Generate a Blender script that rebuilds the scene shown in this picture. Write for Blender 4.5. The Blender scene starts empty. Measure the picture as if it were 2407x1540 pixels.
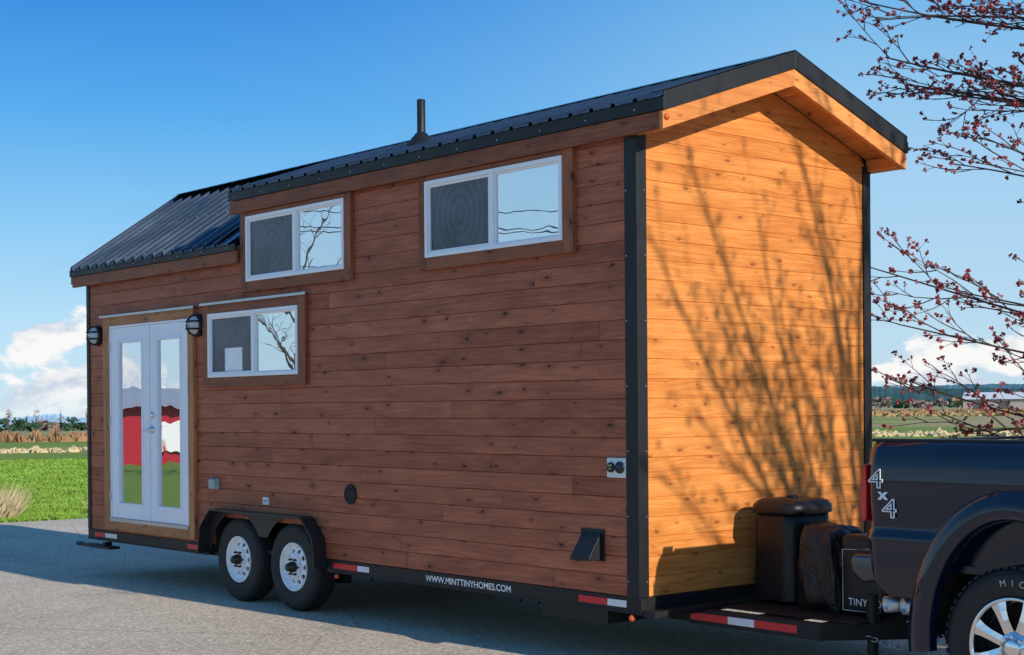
import bpy, bmesh, math, random
from mathutils import Vector, Matrix, Euler, noise as mnoise
random.seed(7)
S=bpy.context.scene
COL=S.collection
# ------------------------------------------------------------------ helpers
class MB:
    def __init__(s): s.v=[];s.f=[];s.m=[];s.c=[];s.sm=[]
    def add(s,vs,fs,m=0,c=0.5,smooth=False):
        o=len(s.v); s.v+=[tuple(p) for p in vs]
        for f in fs: s.f.append(tuple(o+i for i in f)); s.m.append(m); s.c.append(c); s.sm.append(smooth)
    def box(s,a,b,m=0,c=0.5):
        x0,y0,z0=a;x1,y1,z1=b
        s.add([(x0,y0,z0),(x1,y0,z0),(x1,y1,z0),(x0,y1,z0),(x0,y0,z1),(x1,y0,z1),(x1,y1,z1),(x0,y1,z1)],
        [(0,3,2,1),(4,5,6,7),(0,1,5,4),(1,2,6,5),(2,3,7,6),(3,0,4,7)],m,c)
    def prism(s,poly,axis,a,b,m=0,c=0.5):
        def P(p,t):
            return (t,p[0],p[1]) if axis==0 else ((p[0],t,p[1]) if axis==1 else (p[0],p[1],t))
        n=len(poly); vs=[P(p,a) for p in poly]+[P(p,b) for p in poly]
        s.add(vs,[(i,(i+1)%n,(i+1)%n+n,i+n) for i in range(n)]+[tuple(range(n))[::-1],tuple(range(n,2*n))],m,c)
    def cyl(s,c,ax,r0,r1,h,n=24,m=0,caps=True,smooth=True):
        ax=Vector(ax).normalized(); q=ax.to_track_quat('Z','Y').to_matrix(); c=Vector(c)
        vs=[]
        for k,(r,t) in enumerate(((r0,0),(r1,h))):
            for i in range(n):
                a=2*math.pi*i/n; vs.append(c+q@Vector((r*math.cos(a),r*math.sin(a),t)))
        s.add(vs,[(i,(i+1)%n,(i+1)%n+n,i+n) for i in range(n)],m,.5,smooth)
        if caps:
            s.add(vs[:n],[tuple(range(n))[::-1]],m); s.add(vs[n:],[tuple(range(n))],m)
    def lathe(s,c,ax,prof,n=48,m=0,smooth=True):
        ax=Vector(ax).normalized(); q=ax.to_track_quat('Z','Y').to_matrix(); c=Vector(c); vs=[]
        for r,t in prof:
            for i in range(n):
                a=2*math.pi*i/n; vs.append(c+q@Vector((r*math.cos(a),r*math.sin(a),t)))
        fs=[]
        for k in range(len(prof)-1):
            for i in range(n):
                fs.append((k*n+i,k*n+(i+1)%n,(k+1)*n+(i+1)%n,(k+1)*n+i))
        s.add(vs,fs,m,.5,smooth)
    def tube(s,pts,rad,n=5,m=0):
        vs=[]
        for k,p in enumerate(pts):
            d=(pts[min(k+1,len(pts)-1)]-pts[max(k-1,0)])
            if d.length<1e-7: d=Vector((0,0,1))
            q=d.to_track_quat('Z','Y').to_matrix()
            for i in range(n):
                a=2*math.pi*i/n; vs.append(p+q@Vector((math.cos(a),math.sin(a),0))*rad[k])
        s.add(vs,[(k*n+i,k*n+(i+1)%n,(k+1)*n+(i+1)%n,(k+1)*n+i) for k in range(len(pts)-1) for i in range(n)],m,.5,True)
    def obj(s,name,mats,parent=None,origin=None,bevel=0,label=None,recalc=True,seg=2):
        me=bpy.data.meshes.new(name)
        if origin is None:
            xs=[min(p[i] for p in s.v)+max(p[i] for p in s.v) for i in range(3)]; origin=Vector([x/2 for x in xs])
        origin=Vector(origin)
        me.from_pydata([tuple(Vector(p)-origin) for p in s.v],[],s.f)
        if not isinstance(mats,(list,tuple)): mats=[mats]
        for m in mats: me.materials.append(m)
        me.polygons.foreach_set('material_index',s.m); me.polygons.foreach_set('use_smooth',s.sm)
        at=me.attributes.new('board','FLOAT','FACE'); at.data.foreach_set('value',s.c)
        me.update()
        if recalc:
            bm=bmesh.new(); bm.from_mesh(me); bmesh.ops.recalc_face_normals(bm,faces=bm.faces); bm.to_mesh(me); bm.free()
        o=bpy.data.objects.new(name,me); COL.objects.link(o); o.location=origin
        if bevel:
            b=o.modifiers.new('b','BEVEL'); b.width=bevel; b.segments=seg; b.limit_method='ANGLE'; b.angle_limit=math.radians(40)
            if bevel>.02:
                for p in me.polygons: p.use_smooth=True
        if parent: par(o,parent)
        if label: o['label']=label
        return o
def par(o,p):
    o.parent=p; o.matrix_parent_inverse=Matrix.Translation(-Vector(p.location))
def empty(name,loc,label=None,cat=None,parent=None):
    o=bpy.data.objects.new(name,None); COL.objects.link(o); o.location=loc; o.empty_display_size=.3
    if label: o['label']=label
    if cat: o['category']=cat
    if parent: par(o,parent)
    return o
class NT:
    def __init__(s,nt): s.t=nt
    def n(s,ty,**k):
        x=s.t.nodes.new(ty)
        for a,b in k.items(): setattr(x,a,b)
        return x
    def l(s,a,b): s.t.links.new(a,b)
    def val(s,sock,v):
        if isinstance(v,bpy.types.NodeSocket): s.l(v,sock)
        else: sock.default_value=v
    def math(s,op,a,b=0,c=None,clamp=False):
        x=s.n('ShaderNodeMath',operation=op,use_clamp=clamp); s.val(x.inputs[0],a); s.val(x.inputs[1],b)
        if c is not None: s.val(x.inputs[2],c)
        return x.outputs[0]
    def mr(s,v,a,b,c=0,d=1,smooth=False):
        x=s.n('ShaderNodeMapRange'); x.interpolation_type='SMOOTHSTEP' if smooth else 'LINEAR'
        s.val(x.inputs[0],v)
        for i,q in enumerate((a,b,c,d)): s.val(x.inputs[1+i],q)
        return x.outputs[0]
    def mix(s,f,a,b,bt='MIX'):
        x=s.n('ShaderNodeMix',data_type='RGBA',blend_type=bt); s.val(x.inputs[0],f)
        for i,q in ((6,a),(7,b)):
            if isinstance(q,tuple) and len(q)==3: q=q+(1,)
            s.val(x.inputs[i],q)
        return x.outputs[2]
    def noise(s,vec,scale,detail=4,rough=.5,dist=0):
        x=s.n('ShaderNodeTexNoise'); s.l(vec,x.inputs['Vector']); x.inputs['Scale'].default_value=scale; x.inputs['Detail'].default_value=detail; x.inputs['Roughness'].default_value=rough; x.inputs['Distortion'].default_value=dist
        return x.outputs[0]
    def mapv(s,vec,scale=(1,1,1),loc=(0,0,0)):
        x=s.n('ShaderNodeMapping'); s.l(vec,x.inputs[0]); x.inputs['Scale'].default_value=scale; x.inputs['Location'].default_value=loc
        return x.outputs[0]
def newmat(name):
    m=bpy.data.materials.new(name); m.use_nodes=True; t=NT(m.node_tree); b=m.node_tree.nodes['Principled BSDF']; return m,t,b
def simple(name,col,rough=.5,metal=0,var=.12,sc=6,coat=0,bump=0,bsc=80,spec=.5):
    m,t,b=newmat(name); g=t.n('ShaderNodeNewGeometry').outputs['Position']
    nz=t.noise(g,sc,5,.6)
    f=t.mr(nz,.3,.7,1-var,1+var)
    c=t.n('ShaderNodeVectorMath',operation='SCALE'); c.inputs[0].default_value=col; t.l(f,c.inputs['Scale']); t.l(c.outputs[0],b.inputs['Base Color'])
    t.l(t.mr(nz,.3,.7,max(.02,rough*.85),min(1,rough*1.15)),b.inputs['Roughness'])
    b.inputs['Metallic'].default_value=metal; b.inputs['Coat Weight'].default_value=coat; b.inputs['Specular IOR Level'].default_value=spec
    if bump:
        x=t.n('ShaderNodeBump'); x.inputs['Strength'].default_value=bump; x.inputs['Distance'].default_value=.01
        t.l(t.noise(g,bsc,3),x.inputs['Height']); t.l(x.outputs[0],b.inputs['Normal'])
    return m
def wood(name,dark,light,knot,vertical=False,rough=.55,knotamt=1.0,var=1.0):
    m,t,b=newmat(name); g=t.n('ShaderNodeNewGeometry').outputs['Position']
    sp=t.n('ShaderNodeSeparateXYZ'); t.l(g,sp.inputs[0])
    al=t.math('ADD',sp.outputs[0],sp.outputs[1]); z=sp.outputs[2]
    if vertical: al,z=z,al
    at=t.n('ShaderNodeAttribute',attribute_name='board').outputs['Fac']
    cv=t.n('ShaderNodeCombineXYZ'); t.l(al,cv.inputs[0]); t.l(z,cv.inputs[2]); t.l(t.math('MULTIPLY',at,37.0),cv.inputs[1])
    v=cv.outputs[0]
    kc=t.n('ShaderNodeCombineXYZ'); t.l(t.math('ADD',t.math('MULTIPLY',al,3.3),t.math('MULTIPLY',at,53.0)),kc.inputs[0]); t.l(t.math('MULTIPLY',z,7.81),kc.inputs[1])
    nc=t.n('ShaderNodeTexNoise'); t.l(v,nc.inputs[0]); nc.inputs['Scale'].default_value=22
    sc=t.n('ShaderNodeVectorMath',operation='SCALE'); t.l(nc.outputs['Color'],sc.inputs[0]); sc.inputs['Scale'].default_value=.14
    dv=t.n('ShaderNodeVectorMath',operation='ADD'); t.l(kc.outputs[0],dv.inputs[0]); t.l(sc.outputs[0],dv.inputs[1])
    vo=t.n('ShaderNodeTexVoronoi',voronoi_dimensions='2D'); vo.inputs['Scale'].default_value=1; vo.inputs['Randomness'].default_value=.85; t.l(dv.outputs[0],vo.inputs['Vector'])
    sepc=t.n('ShaderNodeSeparateColor'); t.l(vo.outputs['Color'],sepc.inputs[0])
    size=t.mr(sepc.outputs[0],.30,1,.0,.115); dist=vo.outputs['Distance']
    k=t.math('SUBTRACT',1,t.math('DIVIDE',dist,t.math('MAXIMUM',size,.001)),clamp=True)
    k2=t.math('SUBTRACT',1,t.math('DIVIDE',dist,t.math('MAXIMUM',t.math('MULTIPLY',size,3.6),.001)),clamp=True)
    w=t.noise(t.mapv(v,(1.2,1,6)),1.0,2)
    wv=t.n('ShaderNodeVectorMath',operation='ADD'); t.l(v,wv.inputs[0])
    wc=t.n('ShaderNodeCombineXYZ'); t.l(t.math('ADD',t.mr(w,.3,.7,-.025,.025),t.math('MULTIPLY',k2,.03)),wc.inputs[2]); t.l(wc.outputs[0],wv.inputs[1])
    g1=t.noise(t.mapv(wv.outputs[0],(1.3,1,62)),1.0,5,.65)
    g2=t.noise(t.mapv(wv.outputs[0],(4,1,230)),1.0,3,.6)
    bl=t.noise(t.mapv(v,(2.2,1,7)),1.0,3,.55)
    f=t.math('ADD',t.mr(g1,.34,.66,0,.6),t.mr(at,0,1,.13-.22*var,.13+.26*var)); f=t.math('ADD',f,t.mr(bl,.3,.7,-.2,.28),clamp=True)
    c=t.mix(f,dark,light)
    c=t.mix(t.mr(g2,.35,.6,.38,0),c,tuple(x*.45 for x in dark))
    c=t.mix(t.math('MULTIPLY',k2,.5*knotamt),c,tuple(x*.5 for x in dark))
    c=t.mix(t.mr(k,.0,.3,0,.9*knotamt),c,knot)
    t.l(c,b.inputs['Base Color']); t.l(t.mr(g1,.3,.7,rough-.1,rough+.12),b.inputs['Roughness'])
    b.inputs['Specular IOR Level'].default_value=.3
    bp=t.n('ShaderNodeBump'); bp.inputs['Strength'].default_value=.35; bp.inputs['Distance'].default_value=.003
    t.l(g1,bp.inputs['Height']); t.l(bp.outputs[0],b.inputs['Normal'])
    return m
# ------------------------------------------------------------------ materials
M_side=wood('stained_cedar_shade',(.27,.068,.032),(.60,.19,.096),(.06,.018,.01),var=.75)  # same stain as the front; darker, redder shade tone is put into the colours
M_front=wood('stained_cedar_sun',(.52,.16,.028),(.86,.335,.082),(.24,.055,.015),knotamt=.8,var=.8)  # sunlit copy of the side cedar, with the lit tone in its colours
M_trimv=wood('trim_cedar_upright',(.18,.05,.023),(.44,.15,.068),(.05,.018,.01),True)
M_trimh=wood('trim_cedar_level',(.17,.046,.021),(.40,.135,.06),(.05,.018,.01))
M_doorw=wood('door_cedar_upright',(.32,.12,.05),(.68,.31,.125),(.08,.03,.015),True)
M_doorh=wood('door_cedar_level',(.32,.12,.05),(.68,.31,.125),(.08,.03,.015))
M_fas=wood('fascia_cedar_sun',(.54,.175,.04),(.84,.35,.10),(.22,.06,.02))  # lit copy of the fascia cedar; sun tone is put into the colours
M_black=simple('black_metal_trim',(.012,.013,.016),.5,.0,.2,3,spec=.35)
M_roof=simple('black_roof_steel',(.085,.11,.14),.25,.9,.15,1.5)
M_frame=simple('black_painted_steel',(.012,.012,.013),.55,0,.25,5,spec=.35)
M_dark=simple('underside_dark',(.012,.011,.010),.8)
M_white=simple('white_vinyl',(.88,.89,.92),.35,0,.03,4)
M_doorpaint=simple('white_door_paint',(.88,.90,.95),.4,0,.03,2)
M_rimw=simple('white_rim_paint',(.88,.90,.92),.35,0,.08,14)
M_rub=simple('tyre_rubber',(.018,.018,.019),.75,0,.25,30,bump=.2)
M_chrome=simple('chrome',(.75,.76,.78),.12,1,.04)
M_dchrome=simple('dull_bumper_chrome',(.10,.105,.12),.28,1,.1,5)
M_steel=simple('galvanised_steel',(.5,.52,.55),.4,.9,.15,20)
M_amber=simple('amber_lens',(.60,.10,.015),.2,0,.05,coat=.5)
M_red=simple('red_reflective_tape',(.65,.015,.02),.35,0,.1,30)
M_wht=simple('white_reflective_tape',(.74,.75,.77),.35,0,.1,30)
M_text=simple('white_lettering',(.85,.85,.85),.5)
M_plastic=simple('black_plastic',(.010,.010,.011),.38,0,.2,8,bump=.25,bsc=60,spec=.35)
M_truck=simple('dark_navy_truck_paint',(.003,.008,.024),.10,0,.06,2,coat=.5,spec=.35)
M_tl=simple('red_tail_lens',(.60,.008,.008),.12,0,.05,coat=1)
M_grey=simple('grey_plastic',(.36,.43,.41),.5)
M_hub=simple('hub_cap_dark',(.05,.045,.035),.35,.7)
M_letter=simple('worn_white_lettering',(.45,.45,.45),.7)
def glass(name,refl,body,rough=.01,bumpy=0,tint=(.95,.97,1),bs=2.6):
    m=bpy.data.materials.new(name); m.use_nodes=True; t=NT(m.node_tree); nt=m.node_tree; nt.nodes.clear()
    g=t.n('ShaderNodeNewGeometry').outputs['Position']
    d=t.n('ShaderNodeBsdfDiffuse'); gl=t.n('ShaderNodeBsdfGlossy'); gl.inputs['Roughness'].default_value=rough; gl.inputs['Color'].default_value=tint+(1,)
    c=t.mix(t.mr(t.noise(g,1.3,2),.35,.65),body,tuple(x*.6 for x in body)); t.l(c,d.inputs['Color'])
    if bumpy:
        bp=t.n('ShaderNodeBump'); bp.inputs['Strength'].default_value=bumpy; bp.inputs['Distance'].default_value=.02
        t.l(t.noise(g,bs,2),bp.inputs['Height']); t.l(bp.outputs[0],gl.inputs['Normal'])
    mx=t.n('ShaderNodeMixShader'); mx.inputs[0].default_value=refl; t.l(d.outputs[0],mx.inputs[1]); t.l(gl.outputs[0],mx.inputs[2])
    o=t.n('ShaderNodeOutputMaterial'); t.l(mx.outputs[0],o.inputs[0]); return m
M_glass=glass('window_glass',.80,(.36,.38,.38),.006,.03,(.88,.93,.95))
M_dglass=glass('door_glass',.85,(.10,.10,.10),.008,.10,(.93,.95,.98),bs=1.8)
M_tglass=glass('vehicle_glass',.35,(.01,.012,.014))
def screenmat():
    m,t,b=newmat('insect_screen'); tc=t.n('ShaderNodeTexCoord').outputs['Object']
    ln=t.n('ShaderNodeVectorMath',operation='LENGTH'); t.l(t.mapv(tc,(1,1,.8)),ln.inputs[0])
    w=t.math('SINE',t.math('MULTIPLY',ln.outputs['Value'],100.0))
    n=t.noise(tc,5,2)
    a=t.math('MULTIPLY',w,t.mr(n,.3,.7,.05,.24)); c=t.mix(t.math('ADD',a,.4,clamp=True),(.04,.05,.062),(.17,.19,.22))
    c=t.mix(t.mr(t.noise(tc,3,3),.4,.7,0,.8),c,(.025,.03,.04))
    t.l(c,b.inputs['Base Color']); b.inputs['Roughness'].default_value=.3; return m
M_screen=screenmat()
def tread():
    m,t,b=newmat('tread_plate'); g=t.n('ShaderNodeNewGeometry').outputs['Position']
    sp=t.n('ShaderNodeSeparateXYZ'); t.l(g,sp.inputs[0])
    u=t.math('ADD',sp.outputs[0],sp.outputs[1]); z=t.math('ADD',sp.outputs[2],t.math('MULTIPLY',sp.outputs[1],.7))
    a=t.math('SINE',t.math('MULTIPLY',t.math('ADD',u,z),190)); c=t.math('SINE',t.math('MULTIPLY',t.math('SUBTRACT',u,z),190))
    h=t.mr(t.math('MULTIPLY',a,c),.2,.6)
    bp=t.n('ShaderNodeBump'); bp.inputs['Strength'].default_value=.9; bp.inputs['Distance'].default_value=.004; t.l(h,bp.inputs['Height']); t.l(bp.outputs[0],b.inputs['Normal'])
    t.l(t.mix(h,(.014,.015,.016),(.09,.092,.095)),b.inputs['Base Color']); b.inputs['Roughness'].default_value=.35; b.inputs['Metallic'].default_value=.3
    return m
M_tread=tread()
# ------------------------------------------------------------------ camera
Cc=Vector((6.7276,-6.8802,1.7046)); az=math.radians(139.9)-.0127; pt=-.0026; ro=-.0077
fw=Vector((math.cos(az)*math.cos(pt),math.sin(az)*math.cos(pt),math.sin(pt))); r=fw.cross(Vector((0,0,1))).normalized(); up=r.cross(fw)
r2=r*math.cos(ro)+up*math.sin(ro); u2=-r*math.sin(ro)+up*math.cos(ro)
cd=bpy.data.cameras.new('camera'); cam=bpy.data.objects.new('camera',cd); COL.objects.link(cam)
mt=Matrix((r2,u2,-fw)).transposed().to_4x4(); mt.translation=Cc; cam.matrix_world=mt
cd.sensor_width=36; cd.lens=52.63; cd.shift_y=.0822; cd.clip_end=12000; cd.clip_start=.1
S.camera=cam
S.view_settings.view_transform='Standard'; S.view_settings.look='None'; S.view_settings.exposure=0
# ------------------------------------------------------------------ light
sd=Vector((1,.06,.46)).normalized()
el=math.asin(sd.z)
sl=bpy.data.lights.new('sun','SUN'); sl.energy=5.0; sl.angle=math.radians(.53); sl.color=(1,.91,.77)
so=bpy.data.objects.new('sun',sl); COL.objects.link(so); so.rotation_euler=sd.to_track_quat('Z','Y').to_euler(); so.location=(30,0,20)
W=bpy.data.worlds.new('World'); S.world=W; W.use_nodes=True; t=NT(W.node_tree); W.node_tree.nodes.clear()
sky=t.n('ShaderNodeTexSky'); sky.sky_type='NISHITA'; sky.sun_disc=False; sky.sun_elevation=el; sky.sun_rotation=math.atan2(sd.x,sd.y); sky.air_density=1.1; sky.dust_density=.2; sky.ozone_density=4.0; sky.altitude=0
dirv=t.n('ShaderNodeTexCoord').outputs['Generated']
sp=t.n('ShaderNodeSeparateXYZ'); t.l(dirv,sp.inputs[0]); zz=sp.outputs[2]
bgn=t.n('ShaderNodeBackground'); t.l(sky.outputs[0],bgn.inputs[0]); bgn.inputs[1].default_value=.14
def ramp(fac,st):
    x=t.n('ShaderNodeValToRGB'); t.l(fac,x.inputs[0]); e=x.color_ramp.elements
    for p,c in st[1:-1]: e.new(p)
    for i,(p,c) in enumerate(st): e[i].color=c+(1,)
    return x.outputs[0]
deep=ramp(zz,[(0,(.52,.74,.91)),(.05,(.44,.70,.92)),(.12,(.22,.55,.89)),(.19,(.06,.38,.84)),(.27,(.0,.21,.72)),(.5,(.01,.15,.50)),(1,(.02,.11,.38))])
pale=ramp(zz,[(0,(.52,.72,.88)),(.06,(.46,.69,.89)),(.15,(.38,.64,.90)),(.21,(.27,.57,.88)),(.27,(.14,.45,.84)),(.5,(.06,.28,.66)),(1,(.03,.14,.44))])
dt=t.n('ShaderNodeVectorMath',operation='DOT_PRODUCT'); t.l(dirv,dt.inputs[0]); dt.inputs[1].default_value=(-.94,.34,0)
grad=t.mix(t.mr(dt.outputs['Value'],.80,.98,0,1,True),pale,deep)
bgg=t.n('ShaderNodeBackground'); t.l(grad,bgg.inputs[0]); bgg.inputs[1].default_value=1.0
mxs=t.n('ShaderNodeMixShader'); mxs.inputs[0].default_value=.87; t.l(bgn.outputs[0],mxs.inputs[1]); t.l(bgg.outputs[0],mxs.inputs[2])
n1=t.noise(t.mapv(dirv,(22,22,40)),1.0,10,.56,.35)
n2=t.noise(t.mapv(dirv,(22,22,40),(.0,.05,-.30)),1.0,10,.56,.35)
cover=t.mr(zz,.0,.07,.09,-.26)
def pol(a,e): return (math.cos(math.radians(a))*math.cos(math.radians(e)),math.sin(math.radians(a))*math.cos(math.radians(e)),math.sin(math.radians(e)))
def blob(a,e,rad,amt,zs=1.3):
    x=t.n('ShaderNodeVectorMath',operation='DISTANCE'); t.l(t.mapv(dirv,(1,1,zs)),x.inputs[0]); p=pol(a,e); x.inputs[1].default_value=(p[0],p[1],p[2]*zs)
    return t.mr(x.outputs['Value'],0,rad,amt,0,True)
for bb in ((155.4,3.1,.050,.36,1.3),(157.2,2.7,.030,.20,1.3),(157.5,.8,.07,.24,2.2),(154.8,.7,.05,.18,2.2),(122.5,1.9,.085,.30,1.4),(119.5,2.4,.05,.16,1.3),(-156,4,.35,.22,1.3)): cover=t.math('ADD',cover,blob(*bb))
dens=t.math('ADD',n1,cover)
mask=t.mr(dens,.55,.64,0,1,True)
shade=t.mr(t.math('SUBTRACT',n1,n2),-.12,.04,0,1)
cc=t.mix(shade,(.62,.70,.82),(.98,.98,.97))
cb=t.n('ShaderNodeBackground'); t.l(cc,cb.inputs[0]); cb.inputs[1].default_value=.97
mask=t.math('MULTIPLY',mask,t.mr(zz,-.006,.016,.35,1))
mx=t.n('ShaderNodeMixShader'); t.l(mask,mx.inputs[0]); t.l(mxs.outputs[0],mx.inputs[1]); t.l(cb.outputs[0],mx.inputs[2])
wo=t.n('ShaderNodeOutputWorld'); t.l(mx.outputs[0],wo.inputs[0])
# ------------------------------------------------------------------ ground
def struct(o): o['kind']='structure'
def sst(x): x=max(0,min(1,x)); return x*x*(3-2*x)
def G(x,y):
    dx,dy=x-Cc.x,y-Cc.y; d=math.hypot(dx,dy); a=math.degrees(math.atan2(dy,dx))%360
    return -.03-.0098*max(0,d-28)*sst((a-134)/14)*sst((230-a)/25)
def polar(a,d,z=0):
    x=Cc.x+d*math.cos(math.radians(a)); y=Cc.y+d*math.sin(math.radians(a)); return Vector((x,y,z+(G(x,y)+.03 if d>28 else 0)))
m,t,b=newmat('field_grass'); g=t.n('ShaderNodeNewGeometry').outputs['Position']
c=t.noise(g,3.0,6,.75); d=t.noise(t.mapv(g,(.02,.02,.02)),1,4,.6); br=t.noise(g,.25,4,.6)
sp=t.n('ShaderNodeVectorMath',operation='LENGTH'); t.l(g,sp.inputs[0])
far=t.mr(sp.outputs['Value'],75,120,0,1)
col=t.mix(t.mr(c,.3,.7),(.09,.17,.018),(.24,.34,.06)); col=t.mix(t.mr(br,.35,.7,0,.65),col,(.23,.29,.07))
col=t.mix(t.math('MULTIPLY',far,t.mr(d,.44,.52)),col,(.38,.31,.16))
col=t.mix(t.mr(sp.outputs['Value'],150,700,0,.7),col,(.36,.33,.20))
t.l(col,b.inputs['Base Color']); b.inputs['Roughness'].default_value=.9; b.inputs['Specular IOR Level'].default_value=.1
bp=t.n('ShaderNodeBump'); bp.inputs['Strength'].default_value=.6; bp.inputs['Distance'].default_value=.06; t.l(c,bp.inputs['Height']); t.l(bp.outputs[0],b.inputs['Normal']); M_field=m
q=MB(); ds=[0,28]+[28*1.16**i for i in range(1,37)]; na=180; vs=[(Cc.x,Cc.y,-.03)]
for dd in ds[1:]:
    for i in range(na):
        a=2*math.pi*i/na; x=Cc.x+dd*math.cos(a); y=Cc.y+dd*math.sin(a); vs.append((x,y,G(x,y)))
fs=[(0,1+i,1+(i+1)%na) for i in range(na)]
for k in range(len(ds)-2):
    for i in range(na): fs.append((1+k*na+i,1+(k+1)*na+i,1+(k+1)*na+(i+1)%na,1+k*na+(i+1)%na))
q.add(vs,fs,0,.5,True); o=q.obj('ground',M_field,origin=(0,0,-.03)); struct(o)
m,t,b=newmat('asphalt'); g=t.n('ShaderNodeNewGeometry').outputs['Position']
a=t.noise(g,.5,5,.6); c=t.noise(g,110,2,.6); vo=t.n('ShaderNodeTexVoronoi'); t.l(g,vo.inputs['Vector']); vo.inputs['Scale'].default_value=55
e=t.n('ShaderNodeSeparateColor'); t.l(vo.outputs['Color'],e.inputs[0])
col=t.mix(t.mr(a,.3,.7),(.44,.375,.295),(.60,.515,.41)); col=t.mix(t.mr(e.outputs[0],.65,1,0,.7),col,(.88,.78,.65)); col=t.mix(t.mr(e.outputs[1],.75,1,0,.65),col,(.16,.14,.12)); col=t.mix(t.mr(c,.42,.3,0,.45),col,(.14,.12,.105))
bs=t.noise(t.mapv(g,(.25,1.1,1)),1,4,.6); col=t.mix(t.mr(bs,.55,.72,0,.25),col,(.22,.195,.17))
vc=t.n('ShaderNodeTexVoronoi',feature='DISTANCE_TO_EDGE'); t.l(t.mapv(g,(.3,.3,.3)),vc.inputs['Vector']); vc.inputs['Scale'].default_value=1
col=t.mix(t.mr(vc.outputs[0],.0,.004,.35,0),col,(.12,.11,.10))
t.l(col,b.inputs['Base Color']); b.inputs['Roughness'].default_value=.95; b.inputs['Specular IOR Level'].default_value=.08
bp=t.n('ShaderNodeBump'); bp.inputs['Strength'].default_value=.5; bp.inputs['Distance'].default_value=.004; t.l(c,bp.inputs['Height']); t.l(bp.outputs[0],b.inputs['Normal']); M_asph=m
q=MB(); pts=[]
yy=-70
while yy<=16.01: pts.append((-15.9+.009*yy+random.uniform(-.12,.12)+.25*math.sin(yy*.1),yy)); yy+=.8
q.prism(pts+[(45,16),(45,-70)],2,-.2,0); o=q.obj('pavement',M_asph,origin=(0,0,0),recalc=False); struct(o)
def hills(name,a0,a1,dist,h0,h,col,seed):
    q=MB(); vs=[];n=320
    for i in range(n+1):
        a=a0+(a1-a0)*i/n; hh=h0+h*mnoise.fractal(Vector((a*.35,seed,0)),1,2,4)+h*.25*mnoise.noise(Vector((a*7,seed,3)))+h*.25*random.random()
        p=polar(a,dist); vs.append((p.x,p.y,-60)); p=polar(a,dist*1.02); vs.append((p.x,p.y,hh))
    q.add(vs,[(2*i,2*i+2,2*i+3,2*i+1) for i in range(n)],0,.5,False)
    o=q.obj(name,simple(name+'_material',col,.95,0,.35,.03,spec=0),recalc=False); struct(o)
hills('hills',112,134,2500,27,5,(.035,.085,.10),2.0)  # distance haze is mixed into the bluish colours of all the hills
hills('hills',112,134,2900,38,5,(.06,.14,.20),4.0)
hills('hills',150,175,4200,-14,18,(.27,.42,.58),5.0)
# ------------------------------------------------------------------ tiny house
LX=-8.0; WY=2.469; RY=WY/2
H=empty('tiny_house',(-4,RY,0),'cedar clad tiny house on a black trailer on the asphalt','tiny house')
def T(y): return 4.09-.341*abs(y-RY)
def TL(y): return 4.09-.69*abs(y-RY)
ZB=.478; BH=.128
q=MB()
q.prism([(.014,.83),(WY-.014,.83),(WY-.014,T(WY)-.12),(RY,T(RY)-.12),(.014,T(0)-.12)],0,-4.87,-.014)
q.prism([(.014,.83),(WY-.014,.83),(WY-.014,TL(WY)-.1),(RY,TL(RY)-.1),(.014,TL(0)-.1)],0,LX+.014,-4.873)
q.box((-3.66,.014,ZB),(-.014,WY-.014,.829)); q.box((LX+.014,.014,ZB),(-5.38,WY-.014,.829)); q.box((-5.379,.4,ZB),(-3.661,WY-.4,.829))
o=q.obj('wall_core',M_dark,H)
def board(q,axis,a0,b0,a1,b1,z0,z1,s=1,off=0,c=.5,ch=.0045):
    prof=[(z0,0),(z0+ch,1),(z1-ch*.5,1),(z1,0)]
    vs=[]; DP=-.0075 if axis=='x' else -.005
    for (z,f) in prof:
        k=(z-z0)/(z1-z0); a=a0+(a1-a0)*k; b_=b0+(b1-b0)*k
        dep=0 if f else DP
        for al in (a,b_):
            if axis=='x': vs.append((al,-dep*s+off,z))
            else: vs.append((dep*s+off,al,z))
    q.add(vs,[(0,1,3,2),(2,3,5,4),(4,5,7,6)],0,c)
def rows(q,axis,fn,s=1,off=0,zmax=4.2,joint=True):
    z=ZB
    while z<zmax:
        z1=min(z+BH,zmax)
        for (a0,b0,a1,b1) in fn(z,z1):
            if b0-a0<.01: continue
            cuts=[a0,b0]
            if joint:
                p=a0+random.uniform(.3,4.2)
                while p<b0-.3:
                    if random.random()<.75: cuts.insert(-1,p)
                    p+=random.uniform(1.6,4.5)
            for i in range(len(cuts)-1):
                A0=cuts[i]+(.0015 if i else 0); B0=cuts[i+1]-(.0015 if i<len(cuts)-2 else 0)
                board(q,axis,A0,B0,a1 if i==0 else A0,b1 if i==len(cuts)-2 else B0,z,z1,s,off,random.random())
        z=z1
def sidefn(z0,z1):
    if z1<.75: return [(LX,-5.38,LX,-5.38),(-3.66,0,-3.66,0)]
    if z0>3.1: return [(-4.87,0,-4.87,0)]
    return [(LX,0,LX,0)]
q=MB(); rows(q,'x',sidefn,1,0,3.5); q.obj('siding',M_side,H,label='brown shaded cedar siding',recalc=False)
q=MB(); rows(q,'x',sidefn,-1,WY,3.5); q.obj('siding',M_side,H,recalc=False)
def gab(Tf):
    def f(z0,z1):
        def lim(z):
            zt=z+.15
            if Tf(0)>=zt: return (0,WY)
            sl=(Tf(RY)-Tf(0))/RY; d=(Tf(RY)-zt)/sl
            return (RY-d,RY+d) if d>0 else (RY,RY)
        a0,b0=lim(z0); a1,b1=lim(z1); return [(a0,b0,a1,b1)] if b0>a0 else []
    return f
q=MB(); rows(q,'y',gab(T),1,0,4.0,False); q.obj('siding',M_front,H,label='sunlit golden cedar siding',recalc=False)
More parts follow.
